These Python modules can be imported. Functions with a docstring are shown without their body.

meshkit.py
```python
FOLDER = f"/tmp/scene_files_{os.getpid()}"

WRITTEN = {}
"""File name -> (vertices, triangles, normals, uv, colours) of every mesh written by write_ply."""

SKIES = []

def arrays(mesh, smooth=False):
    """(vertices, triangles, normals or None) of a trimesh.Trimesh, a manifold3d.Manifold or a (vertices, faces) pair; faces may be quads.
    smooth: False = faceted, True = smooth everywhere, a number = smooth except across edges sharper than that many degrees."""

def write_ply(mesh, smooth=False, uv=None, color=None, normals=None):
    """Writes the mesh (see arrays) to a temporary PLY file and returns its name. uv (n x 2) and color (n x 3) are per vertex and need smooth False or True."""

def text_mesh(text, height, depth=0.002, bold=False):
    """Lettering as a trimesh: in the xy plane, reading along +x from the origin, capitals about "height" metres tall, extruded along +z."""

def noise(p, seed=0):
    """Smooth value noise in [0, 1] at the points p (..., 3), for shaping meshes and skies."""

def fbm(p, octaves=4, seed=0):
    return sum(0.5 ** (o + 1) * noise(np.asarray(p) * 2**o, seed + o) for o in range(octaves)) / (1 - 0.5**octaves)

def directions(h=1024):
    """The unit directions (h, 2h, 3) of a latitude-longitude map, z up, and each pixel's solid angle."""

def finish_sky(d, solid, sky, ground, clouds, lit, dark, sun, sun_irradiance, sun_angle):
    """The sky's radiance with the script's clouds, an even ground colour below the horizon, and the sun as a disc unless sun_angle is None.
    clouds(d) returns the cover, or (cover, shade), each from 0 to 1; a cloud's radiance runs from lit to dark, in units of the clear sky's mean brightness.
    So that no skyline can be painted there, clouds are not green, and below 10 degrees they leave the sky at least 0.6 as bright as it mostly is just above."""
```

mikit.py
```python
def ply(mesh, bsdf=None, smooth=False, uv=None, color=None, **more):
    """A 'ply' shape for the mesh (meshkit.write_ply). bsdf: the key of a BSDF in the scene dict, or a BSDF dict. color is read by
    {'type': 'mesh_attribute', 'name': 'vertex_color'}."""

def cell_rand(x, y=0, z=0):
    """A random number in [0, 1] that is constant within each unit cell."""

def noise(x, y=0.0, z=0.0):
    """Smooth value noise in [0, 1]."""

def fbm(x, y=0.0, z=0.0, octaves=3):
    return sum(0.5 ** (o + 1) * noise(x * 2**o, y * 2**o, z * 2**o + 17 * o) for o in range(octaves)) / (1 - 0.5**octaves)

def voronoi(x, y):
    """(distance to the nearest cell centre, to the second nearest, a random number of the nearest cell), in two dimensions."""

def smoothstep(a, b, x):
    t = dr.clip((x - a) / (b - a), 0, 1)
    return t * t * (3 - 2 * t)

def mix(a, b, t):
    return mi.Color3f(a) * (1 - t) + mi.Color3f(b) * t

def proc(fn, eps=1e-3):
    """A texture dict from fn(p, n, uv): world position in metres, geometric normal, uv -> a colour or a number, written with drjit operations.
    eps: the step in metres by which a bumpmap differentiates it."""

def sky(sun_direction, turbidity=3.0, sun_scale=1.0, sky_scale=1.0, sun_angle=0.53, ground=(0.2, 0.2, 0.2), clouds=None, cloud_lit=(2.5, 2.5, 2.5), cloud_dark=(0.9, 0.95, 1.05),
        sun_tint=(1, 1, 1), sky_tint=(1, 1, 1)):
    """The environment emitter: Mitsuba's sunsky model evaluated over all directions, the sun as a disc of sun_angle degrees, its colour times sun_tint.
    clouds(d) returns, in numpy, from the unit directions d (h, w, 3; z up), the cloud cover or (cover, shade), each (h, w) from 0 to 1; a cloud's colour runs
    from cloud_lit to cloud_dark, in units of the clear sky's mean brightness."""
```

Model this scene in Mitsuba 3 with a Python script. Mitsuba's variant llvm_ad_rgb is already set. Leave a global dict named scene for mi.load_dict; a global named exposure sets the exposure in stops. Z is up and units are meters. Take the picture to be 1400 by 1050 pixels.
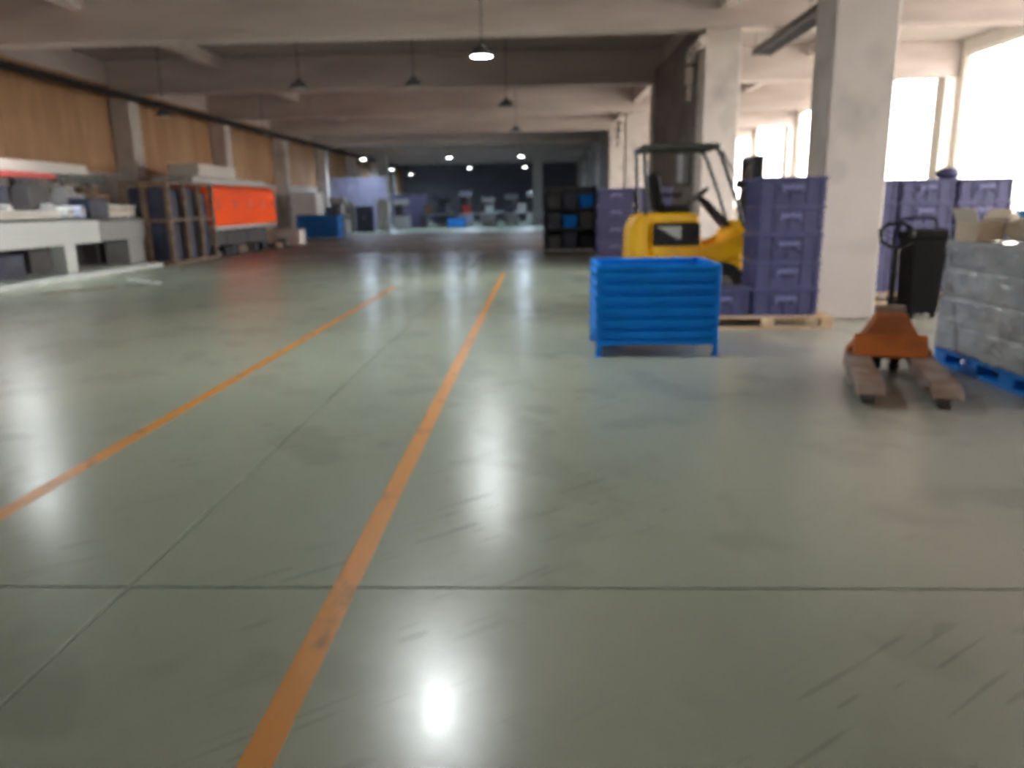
import math, random
import numpy as np
import trimesh
import mitsuba as mi
import drjit as dr
import mikit, meshkit
from mikit import proc, noise, fbm, smoothstep, mix
T = mi.ScalarTransform4f
rng = random.Random(7)

# ------------------------------------------------------------------ camera, sky, exposure
exposure = 0.87
SKY = 38.0
LAMP = 170.0
scene, labels = {}, {}
_f = np.array([-0.03685444, 0.97285716, -0.22845285])
_u = np.array([0.00697652, 0.22885306, 0.97343598])
_eye = np.array([0, 0, 1.5])
scene['camera'] = {'type': 'thinlens', 'fov': math.degrees(2 * math.atan(700 / 1050)), 'fov_axis': 'x', 'near_clip': 0.05, 'far_clip': 500.0,
                   'aperture_radius': 0.0015, 'focus_distance': 0.45,
                   'to_world': T().look_at(origin=_eye.tolist(), target=(_eye + _f).tolist(), up=_u.tolist())}
scene['sky'] = mikit.sky((0.75, -0.35, 0.6), turbidity=4, sun_scale=0.0, sky_scale=SKY, ground=(0.32, 0.30, 0.27),
                         clouds=lambda d: np.ones(d.shape[:2]), cloud_lit=(2.6, 2.45, 2.3))

# ------------------------------------------------------------------ mesh helpers
def hull(p):
    m = trimesh.Trimesh(np.asarray(p, float)).convex_hull if False else trimesh.convex.convex_hull(np.asarray(p, float))
    return m
_hc = {}
def bx(x0, x1, y0, y1, z0, z1, b=0.0):
    """a box, its edges chamfered by b"""
    if b <= 0:
        m = trimesh.creation.box((x1 - x0, y1 - y0, z1 - z0))
    else:
        k = tuple(round(v, 5) for v in (x1 - x0, y1 - y0, z1 - z0, b))
        if k not in _hc:
            hx, hy, hz = k[0] / 2, k[1] / 2, k[2] / 2
            b = min(b, hx * .9, hy * .9, hz * .9)
            p = []
            for sx in (-1, 1):
                for sy in (-1, 1):
                    for sz in (-1, 1):
                        p += [(sx * hx, sy * (hy - b), sz * (hz - b)), (sx * (hx - b), sy * hy, sz * (hz - b)), (sx * (hx - b), sy * (hy - b), sz * hz)]
            _hc[k] = hull(p)
        m = _hc[k].copy()
    m.apply_translation(((x0 + x1) / 2, (y0 + y1) / 2, (z0 + z1) / 2))
    return m
def join(*ms):
    out = []
    for m in ms:
        out += m if isinstance(m, (list, tuple)) else [m]
    return trimesh.util.concatenate(out)
def cyl(p0, p1, r, n=16, r2=None):
    return tube([p0, p1], r, n, r2)
def tube(pts, r, n=10, r2=None):
    p = np.asarray(pts, float)
    t = np.gradient(p, axis=0)
    t /= np.linalg.norm(t, axis=1, keepdims=True)
    a = np.cross(t[0], (0, 0, 1.) if abs(t[0][2]) < .9 else (1., 0, 0))
    a /= np.linalg.norm(a)
    rad = np.linspace(r, r if r2 is None else r2, len(p))
    ang = np.arange(n) * 2 * math.pi / n
    V = []
    for i in range(len(p)):
        a = a - t[i] * (a @ t[i]); a /= np.linalg.norm(a)
        b = np.cross(t[i], a)
        V.append(p[i] + rad[i] * (np.cos(ang)[:, None] * a + np.sin(ang)[:, None] * b))
    V = np.vstack(V + [p[:1], p[-1:]])
    F = []
    m = len(p)
    for i in range(m - 1):
        for j in range(n):
            q = [i * n + j, i * n + (j + 1) % n, (i + 1) * n + (j + 1) % n, (i + 1) * n + j]
            F += [[q[0], q[1], q[2]], [q[0], q[2], q[3]]]
    for j in range(n):
        F += [[m * n, (j + 1) % n, j], [m * n + 1, (m - 1) * n + j, (m - 1) * n + (j + 1) % n]]
    return trimesh.Trimesh(V, F, process=False)
def lathe(prof, n=24):
    """prof: (r, z) from bottom to top, about z"""
    V, F = [], []
    for r, z in prof:
        for j in range(n):
            V.append((r * math.cos(2 * math.pi * j / n), r * math.sin(2 * math.pi * j / n), z))
    for i in range(len(prof) - 1):
        for j in range(n):
            q = [i * n + j, i * n + (j + 1) % n, (i + 1) * n + (j + 1) % n, (i + 1) * n + j]
            F += [[q[0], q[1], q[2]], [q[0], q[2], q[3]]]
    return trimesh.Trimesh(V, F, process=False)
def extr(poly, h0, h1, plane='xz', c=0.0):
    """a polygon (counter-clockwise) extruded from h0 to h1 along the axis missing from plane, its rim chamfered by c"""
    P = np.asarray(poly, float)
    if ((P[:, 0] * np.roll(P[:, 1], -1) - np.roll(P[:, 0], -1) * P[:, 1]).sum()) < 0:
        P = P[::-1]
    def inset(d):
        e = np.roll(P, -1, 0) - P
        e /= np.linalg.norm(e, axis=1, keepdims=True)
        nrm = np.stack([-e[:, 1], e[:, 0]], 1)
        n0 = np.roll(nrm, 1, 0)
        b = nrm + n0
        b /= np.maximum((b * nrm).sum(1, keepdims=True), .35)
        return P + b * d
    lev = [(P, h0), (P, h1)] if c <= 0 else [(inset(c), h0), (P, h0 + c), (P, h1 - c), (inset(c), h1)]
    n = len(P)
    V = np.vstack([np.c_[q, np.full(n, h)] for q, h in lev])
    F = []
    for i in range(len(lev) - 1):
        for j in range(n):
            q = [i * n + j, i * n + (j + 1) % n, (i + 1) * n + (j + 1) % n, (i + 1) * n + j]
            F += [[q[0], q[1], q[2]], [q[0], q[2], q[3]]]
    from shapely.geometry import Polygon
    tv, tf = trimesh.creation.triangulate_polygon(Polygon(lev[0][0]), engine='earcut')
    idx = [int(np.argmin(((lev[0][0] - v) ** 2).sum(1))) for v in tv]
    for a, b, d in tf:
        a, b, d = idx[a], idx[b], idx[d]
        A, B, D = lev[0][0][a], lev[0][0][b], lev[0][0][d]
        if (B[0] - A[0]) * (D[1] - A[1]) - (B[1] - A[1]) * (D[0] - A[0]) < 0:
            b, d = d, b
        F += [[a, d, b], [(len(lev) - 1) * n + a, (len(lev) - 1) * n + b, (len(lev) - 1) * n + d]]
    F = np.array(F)
    if plane == 'xz':
        V = V[:, [0, 2, 1]]; F = F[:, ::-1]
    elif plane == 'yz':
        V = V[:, [2, 0, 1]]
    return trimesh.Trimesh(V, F, process=False)

# ------------------------------------------------------------------ scene helpers
def mat(name, color, rough=.5, metal=0.0, spec=.5, **kw):
    c = color if isinstance(color, dict) else {'type': 'rgb', 'value': list(color)}
    b = {'type': 'principled', 'base_color': c, 'roughness': rough, 'specular': spec}
    if metal: b['metallic'] = metal
    b.update(kw)
    scene[name] = {'type': 'twosided', 'bsdf': b}
    return name
def grain(a, b, s=(3, 3, 3), oct=3, lo=.3, hi=.7):
    return proc(lambda p, n, uv: mix(a, b, smoothstep(lo, hi, fbm(p.x * s[0], p.y * s[1], p.z * s[2], oct))))

_plies = {}
def shape(mesh, m, smooth, extra=None):
    k = (id(mesh), m, smooth)
    if k not in _plies:
        _plies[k] = (mesh, mikit.ply(mesh, m, smooth=smooth))
    d = dict(_plies[k][1])
    if extra: d.update(extra)
    return d
_used = set()
def numbered(name):
    k, i = name, 0
    while k in _used:
        i += 1; k = '%s_%03d' % (name, i)
    _used.add(k)
    return k
def thing(name, parts, label=None, cat=None, loc=(0, 0, 0), rz=0, group=None, kind=None, sc=None):
    """parts: (path, mesh, material[, smooth[, label[, extra]]]); path '' is the thing's own mesh; 'a/b' hangs b under the latest a"""
    key = numbered(name)
    M = T().translate(list(loc)).rotate([0, 0, 1], rz)
    if sc: M = M.scale(list(sc))
    last = {}
    for pt in parts:
        path, mesh, m = pt[:3]
        smooth = pt[3] if len(pt) > 3 else False
        if path == '':
            k = key
        elif '/' in path:
            a, b = path.split('/')
            k = numbered(last[a] + '__' + b)
        else:
            k = numbered(key + '__' + path); last[path] = k
        scene[k] = {**shape(mesh, m, smooth, pt[5] if len(pt) > 5 else None), 'to_world': M}
        if len(pt) > 4 and pt[4]: labels[k] = {'label': pt[4]}
    d = {}
    if label: d['label'] = label
    if cat: d['category'] = cat
    if group: d['group'] = group
    if kind: d['kind'] = kind
    labels[key] = d
    return key
def struct(name, parts, label=None, **kw):
    return thing(name, parts, label, kind='structure', **kw)

# ------------------------------------------------------------------ materials
def floor_col(p, n, uv):
    big = fbm(p.x * .35 + 3, p.y * .22, 0, 3)
    c = mix((.238, .278, .222), (.31, .345, .273), smoothstep(.3, .7, big))
    c = mix(c, (.265, .25, .222), smoothstep(.8, 3.2, p.x + 1.2 * (noise(p.x * .5, p.y * .4, 5) - .5)) * .8)
    st = fbm(p.x * 2.2 + p.y * .9, p.y * 2.0 - p.x * .6, 2, 4)
    c = c * (1 - .12 * smoothstep(.54, .74, st))
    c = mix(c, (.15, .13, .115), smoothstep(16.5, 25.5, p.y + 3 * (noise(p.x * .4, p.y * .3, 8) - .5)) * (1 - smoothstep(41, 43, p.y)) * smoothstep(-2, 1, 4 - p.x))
    # short dark scuffs
    u, v = p.x * .8 + p.y * .6, -p.x * .6 + p.y * .8
    sc_ = smoothstep(.78, .92, noise(u * 4.5, v * 42, 9)) * smoothstep(.45, .75, noise(u * .9 + 7, v * 1.1, 3))
    c = c * (1 - .2 * sc_)
    return c
def floor_rough(p, n, uv):
    return .20 + .13 * fbm(p.x * 1.1, p.y * 1.1, 4, 3) + .10 * smoothstep(17, 25, p.y)
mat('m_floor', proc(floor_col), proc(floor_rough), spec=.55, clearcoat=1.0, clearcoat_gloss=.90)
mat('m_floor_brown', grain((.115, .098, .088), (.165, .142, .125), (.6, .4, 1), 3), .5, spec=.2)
mat('m_joint', (.035, .035, .032), .8)
mat('m_line', proc(lambda p, n, uv: mix((.54, .24, .05), (.34, .18, .075), smoothstep(.55, .82, fbm(p.x * 9, p.y * 5, 1, 4)))), .34)
conc = proc(lambda p, n, uv: mix((.40, .36, .33), (.55, .505, .47), smoothstep(.25, .75, fbm(p.x * .5, p.y * .5, p.z * 1.2, 4))))
mat('m_concrete', conc, .85)
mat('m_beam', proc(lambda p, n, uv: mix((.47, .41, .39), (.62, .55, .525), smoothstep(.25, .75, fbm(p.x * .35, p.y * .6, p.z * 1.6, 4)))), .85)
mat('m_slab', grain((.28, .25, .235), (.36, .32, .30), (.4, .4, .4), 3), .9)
mat('m_column', proc(lambda p, n, uv: mix((.55, .505, .475), (.40, .365, .34), smoothstep(.52, .8, fbm(p.x * 1.3, p.y * 1.3, p.z * .8, 4))) * (1 - .12 * smoothstep(.6, .85, noise(p.x * 3, p.y * 3, p.z * 2.2)))), .8)
mat('m_wall', grain((.55, .52, .49), (.64, .61, .58), (.5, .5, .8)), .85)
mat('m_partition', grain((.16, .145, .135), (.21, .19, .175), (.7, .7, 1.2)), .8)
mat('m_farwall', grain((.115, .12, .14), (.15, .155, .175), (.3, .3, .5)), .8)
for i, (a, b) in enumerate((((.33, .185, .095), (.38, .225, .12)), ((.31, .17, .085), (.365, .21, .108)), ((.345, .20, .105), (.39, .24, .135)))):
    mat('m_board_%d' % i, grain(a, b, (.8, 2.5, .5)), .7)
mat('m_winframe', (.62, .61, .58), .45)
scene['m_pane'] = {'type': 'thindielectric'}
mat('m_black', (.012, .012, .014), .36, spec=.22)
mat('m_blackmatt', (.018, .018, .020), .65, spec=.2)
mat('m_rubber', (.018, .018, .018), .8)
mat('m_dark', (.045, .043, .045), .5)
mat('m_darkgreen', (.02, .032, .026), .4)
mat('m_steel', (.42, .42, .42), .32, .9)
mat('m_galv', (.45, .45, .46), .45, .6)
mat('m_grey', (.22, .22, .22), .5)
mat('m_grey_light', (.42, .43, .42), .45)
mat('m_white', (.66, .69, .68), .38)
mat('m_white_warm', (.70, .66, .61), .5)
mat('m_blue_dark', (.004, .07, .24), .45)
mat('m_bin', (.005, .005, .0055), .6, spec=.06)
mat('m_white_wall', (.80, .77, .73), .85)
mat('m_blue', grain((.0015, .165, .60), (.002, .19, .68), (3, 3, 3)), .5, spec=.12)
mat('m_blue_plastic', (.01, .20, .62), .42)
mat('m_cyan', (.02, .34, .72), .45)
mat('m_navy', grain((.014, .018, .040), (.024, .030, .058), (2, 2, 2)), .5)
mat('m_brown', grain((.10, .062, .04), (.15, .092, .055), (2, 2, 6)), .6)
mat('m_yellow', grain((.95, .53, .004), (.88, .44, .004), (3, 3, 3)), .36, clearcoat=.4, clearcoat_gloss=.85)
mat('m_orange', grain((.42, .115, .022), (.33, .085, .02), (5, 5, 5)), .48)
mat('m_worn', grain((.30, .24, .21), (.22, .14, .10), (6, 6, 6)), .5, .25)
mat('m_redorange', (.86, .085, .004), .4, spec=.15, clearcoat=.15, clearcoat_gloss=.93)
mat('m_red', (.50, .04, .035), .4)
for i, c in enumerate(((.066, .068, .168), (.073, .074, .176), (.060, .062, .156))):
    mat('m_purple_%d' % i, c, .5)
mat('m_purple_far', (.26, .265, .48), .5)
mat('m_purple_mark', (.14, .145, .29), .5)
mat('m_lilac', (.20, .197, .285), .5)
mat('m_wood', grain((.45, .31, .18), (.58, .42, .26), (3, 9, 9)), .75)
mat('m_card', grain((.56, .45, .33), (.64, .53, .40), (4, 4, 4)), .8)
mat('m_card_pale', (.68, .60, .49), .75)
mat('m_pipe', (.62, .565, .52), .55)
mat('m_led_off', (.55, .56, .56), .35)
mat('m_housing', (.06, .06, .065), .5)
mat('m_led_on', (.8, .8, .8), .5)
wrapc = proc(lambda p, n, uv: mix((.34, .36, .37), (.46, .49, .50), smoothstep(.3, .75, fbm(p.x * 3.1, p.y * 3.1, p.z * 5.0, 4))))
mat('m_wrap', wrapc, .22, clearcoat=.8, clearcoat_gloss=.92)
mat('m_film', (.86, .85, .84), .3, clearcoat=.5)
mat('m_skyblue_white', (.62, .66, .86), .4)

# ------------------------------------------------------------------ the building
XL, XR, YB, YF, ZC = -13.4, 12.6, -9.0, 78.0, 6.0
ROW = [9.9 + 7.5 * k for k in range(-2, 9)]       # column lines along the hall
XC0, XC1 = 3.5, 4.26                                # the inner column row
# floor: concrete slabs with saw-cut joints between them
fx = [XL, -7.3, -1.69, 3.9, 9.5, XR]
fy = [YB, -4.7, 2.81, 10.3, 17.8, 25.3, 32.8, 42.6, 49, 55.3, 62.8, 70.3, YF]
fl = [('base', bx(XL - .3, XR + .3, YB - .3, YF + .3, -.3, -.012), 'm_joint')]
g = .004
for i in range(len(fx) - 1):
    for j in range(len(fy) - 1):
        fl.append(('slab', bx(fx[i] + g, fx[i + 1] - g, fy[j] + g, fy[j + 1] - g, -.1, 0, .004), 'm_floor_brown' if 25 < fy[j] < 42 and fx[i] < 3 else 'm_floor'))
struct('floor', fl, 'worn grey-green sealed concrete factory floor in large slabs')
# ceiling: slab, cross beams, secondary beams
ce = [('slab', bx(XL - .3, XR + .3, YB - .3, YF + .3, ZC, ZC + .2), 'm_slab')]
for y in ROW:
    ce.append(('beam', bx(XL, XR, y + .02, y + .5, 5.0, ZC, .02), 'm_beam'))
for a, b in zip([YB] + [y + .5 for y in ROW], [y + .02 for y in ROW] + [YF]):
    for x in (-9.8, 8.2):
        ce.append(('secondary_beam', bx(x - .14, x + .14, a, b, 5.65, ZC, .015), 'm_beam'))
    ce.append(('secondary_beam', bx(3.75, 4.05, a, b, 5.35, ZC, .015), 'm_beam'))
struct('ceiling', ce, 'concrete ceiling with deep cross beams')
NTH = ['rearmost', 'foremost', 'nearest', 'second', 'third', 'fourth', 'fifth', 'sixth', 'seventh', 'eighth', 'ninth']
for k, y in enumerate(ROW):
    struct('column', [('', bx(XC0, XC1, y, y + .68, 0, 5.0, .02), 'm_column')], '%s square whitewashed concrete column of the inner row' % NTH[k])
    struct('column', [('', bx(XL, XL + .62, y, y + .62, 0, 5.0, .02), 'm_column')], '%s concrete wall column between the brown boarded bays' % NTH[k])
    struct('column', [('', bx(XR - .4, XR, y, y + .6, 0, 5.0, .02), 'm_white_wall')], '%s concrete column between windows of the bright wall' % NTH[k])
# left wall: low white wall, brown boards above
wl = [('lower_wall', bx(XL - .3, XL, YB, YF, 0, 2.55), 'm_wall'), ('ledge', bx(XL - .1, XL + .12, YB, YF, 2.55, 2.63, .01), 'm_wall'),
      ('backing', bx(XL - .3, XL - .06, YB, YF, 2.55, ZC), 'm_dark'), ('lintel', bx(XL - .06, XL, YB, YF, 5.3, ZC), 'm_beam')]
brd = [YB + .1] + ROW
for y0, y1 in zip([YB] + [y + .62 for y in ROW], ROW + [YF]):
    n = max(2, round((y1 - y0) / 1.7))
    for q in range(n):
        a, b = y0 + (y1 - y0) * q / n, y0 + (y1 - y0) * (q + 1) / n
        wl.append(('brown_board', bx(XL - .06, XL - .015 + .008 * (q % 2), a + .004, b - .004, 2.63, 5.3, .006), 'm_board_%d' % rng.randrange(3)))
struct('wall_left', wl, 'white low wall with brown boarded bays above it')
# right wall with a window in every bay
wr = [('sill_wall', bx(XR, XR + .25, YB, YF, 0, 1.0), 'm_white_wall'), ('lintel', bx(XR, XR + .25, YB, YF, 5.6, ZC), 'm_white_wall')]
wins = []
ends = [YB] + ROW + [YF]
for a, b in zip(ends[:-1], ends[1:]):
    if a < 2.3:
        wr.append(('solid_bay', bx(XR, XR + .25, a, b, 1.0, 5.6), 'm_wall'))
        continue
    wr.append(('pier', bx(XR, XR + .25, a - .25 if a > 3 else a, a + .75, 1.0, 5.6), 'm_white_wall'))
    wins.append((a + .75, b - .25))
struct('wall_right', wr, 'pale wall full of tall windows')
for i, (a, b) in enumerate(wins):
    w = [('frame', join(bx(XR + .08, XR + .16, a, b, 1.0, 1.07), bx(XR + .08, XR + .16, a, b, 5.53, 5.6), bx(XR + .08, XR + .16, a, a + .06, 1.07, 5.53), bx(XR + .08, XR + .16, b - .06, b, 1.07, 5.53)), 'm_winframe')]
    n = max(2, round((b - a) / 1.6))
    for q in range(n):
        p0, p1 = a + .06 + (b - a - .12) * q / n, a + .06 + (b - a - .12) * (q + 1) / n
        if q: w.append(('mullion', bx(XR + .09, XR + .15, p0 - .025, p0 + .025, 1.07, 5.53), 'm_winframe'))
        w.append(('transom', bx(XR + .095, XR + .145, p0, p1, 3.3, 3.36), 'm_winframe'))
        w.append(('pane', bx(XR + .118, XR + .122, p0, p1, 1.07, 3.3), 'm_pane'))
        w.append(('pane', bx(XR + .118, XR + .122, p0, p1, 3.36, 5.53), 'm_pane'))
    struct('window_%d' % (i + 1), [p for p in w if p[0] != 'pane'] + [('pane', trimesh.Trimesh(*_q), 'm_pane') for _q in [
        ([[XR + .12, p[1].bounds[0][1], p[1].bounds[0][2]], [XR + .12, p[1].bounds[1][1], p[1].bounds[0][2]], [XR + .12, p[1].bounds[1][1], p[1].bounds[1][2]], [XR + .12, p[1].bounds[0][1], p[1].bounds[1][2]]], [[0, 1, 2], [0, 2, 3]]) for p in w if p[0] == 'pane']],
        '%s tall factory window in the bright wall' % ['nearest', 'second', 'third', 'fourth', 'fifth', 'sixth', 'seventh', 'eighth', 'ninth', 'tenth'][i])
BX0, BX1, BZ0, BZ1 = 1.2, 8.4, 3.8, 5.4
struct('wall_back', [('lower_wall', bx(XL - .3, XR + .3, YB - .25, YB, 0, BZ0), 'm_wall'), ('lintel', bx(XL - .3, XR + .3, YB - .25, YB, BZ1, ZC), 'm_wall'),
                     ('pier', bx(XL - .3, BX0, YB - .25, YB, BZ0, BZ1), 'm_wall'), ('pier', bx(BX1, XR + .3, YB - .25, YB, BZ0, BZ1), 'm_wall')], 'pale wall behind the viewer')
bw = [('frame', join(bx(BX0, BX1, YB - .16, YB - .08, BZ0, BZ0 + .06), bx(BX0, BX1, YB - .16, YB - .08, BZ1 - .06, BZ1), bx(BX0, BX0 + .06, YB - .16, YB - .08, BZ0 + .06, BZ1 - .06), bx(BX1 - .06, BX1, YB - .16, YB - .08, BZ0 + .06, BZ1 - .06)), 'm_winframe')]
for q in range(6):
    p0, p1 = BX0 + .06 + (BX1 - BX0 - .12) * q / 6, BX0 + .06 + (BX1 - BX0 - .12) * (q + 1) / 6
    if q: bw.append(('mullion', bx(p0 - .025, p0 + .025, YB - .15, YB - .09, BZ0 + .06, BZ1 - .06), 'm_winframe'))
    bw.append(('pane', trimesh.Trimesh([[p0, YB - .12, BZ0 + .06], [p1, YB - .12, BZ0 + .06], [p1, YB - .12, BZ1 - .06], [p0, YB - .12, BZ1 - .06]], [[0, 1, 2], [0, 2, 3]], process=False), 'm_pane'))
struct('window_11', bw, 'high window band in the wall behind the viewer')
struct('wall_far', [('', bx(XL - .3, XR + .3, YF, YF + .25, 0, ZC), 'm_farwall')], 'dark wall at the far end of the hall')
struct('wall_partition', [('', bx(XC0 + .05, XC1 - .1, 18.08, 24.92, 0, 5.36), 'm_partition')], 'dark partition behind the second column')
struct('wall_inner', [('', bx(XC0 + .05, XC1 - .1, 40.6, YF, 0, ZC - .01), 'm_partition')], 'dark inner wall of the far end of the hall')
# painted floor lines
thing('floor_line', [('', bx(-.845, -.745, -3, 17.2, 0, .0015), 'm_line')], 'orange painted floor line, the nearer one that runs to the bottom edge', 'floor line')
thing('floor_line', [('', bx(-2.80, -2.70, -3, 14.6, 0, .0015), 'm_line')], 'orange painted floor line nearer the white machine', 'floor line')

# ------------------------------------------------------------------ lamps
def union(*ms):
    return trimesh.boolean.union(list(ms), engine='manifold')
hous = lathe([(.0, .05), (.20, .05), (.225, .07), (.225, .10), (.16, .13), (.13, .19), (.08, .20), (.0, .20)])
fins = union(*[bx(-.02, .02, -.02, .02, .11, .19)], *[bx(-.006, .006, .0, .155, .11, .19).apply_transform(trimesh.transformations.rotation_matrix(2 * math.pi * k / 12, (0, 0, 1))) for k in range(12)])
diff = lathe([(.0, .03), (.12, .034), (.20, .048), (.20, .05)][::1])
diff.faces = diff.faces[:, ::-1]
_n = diff.face_normals
if _n[:, 2].mean() > 0: diff.faces = diff.faces[:, ::-1]
drv = cyl((0, 0, .20), (0, 0, .27), .06, 12)
lamp_cords = {}
def lamp(x, y, z, lit, label, power=1.0):
    h = round(ZC - z, 2)
    if h not in lamp_cords: lamp_cords[h] = cyl((0, 0, .27), (0, 0, h), .010, 6)
    em = {'emitter': {'type': 'area', 'radiance': {'type': 'rgb', 'value': [LAMP * power * c for c in ((.95, 1.0, 1.0) if power == 1 else (.78, .96, 1.22))]}}} if lit else None
    thing('ceiling_lamp', [('housing', hous, 'm_housing', 30), ('fins', fins, 'm_housing'), ('driver', drv, 'm_housing', 30), ('cord', lamp_cords[h], 'm_black', True),
          ('diffuser', diff, 'm_led_on' if lit else 'm_led_off', 40, 'glowing white diffuser' if lit else None, em)], label, 'lamp', (x, y, z))
lamp(-1.05, 15.3, 4.13, True, 'lit round lamp hanging closest, alone before the second beam')
lamp(-1.2, 7.75, 4.13, True, 'lit lamp overhead that shines in the near floor')
lamp(-.9, 22.8, 4.12, False, 'unlit lamp hanging just behind the lit lamp')
lamp(-.85, 30.3, 4.1, False, 'unlit lamp hanging third in the middle row')
lamp(-11.1, 15.8, 3.95, True, 'lit lamp cut by the picture edge above the white machine')
lamp(-10.9, 23.2, 4.1, False, 'unlit lamp before the second brown boarded bay')
lamp(-10.6, 30.7, 4.15, False, 'unlit lamp near the third wall column')
lamp(-5.8, 19.6, 4.25, False, 'unlit lamp in the dark ceiling bay, third of the wide row')
lamp(-3.0, 19.6, 4.25, False, 'unlit lamp beside the lit lamp in the dark ceiling bay')
for x, y, l in ((-10.6, 48, 'lit lamp far down, closest to the brown boards'), (-5.4, 48, 'lit far lamp in the middle of the dark hall end'), (-1.05, 48, 'upper of the two lit far lamps near the inner column row'),
                (-11.5, 62, 'lit far lamp above the pale far column'), (-1.06, 62, 'lower, brighter of the two lit far lamps near the inner column row'), (-11.6, 72, 'lit lamp farthest down the hall'),
                (-5.4, 62, 'lit lamp far down the hall, in the middle row')):
    lamp(x, y, 4.2, True, l, 1.2)

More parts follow.
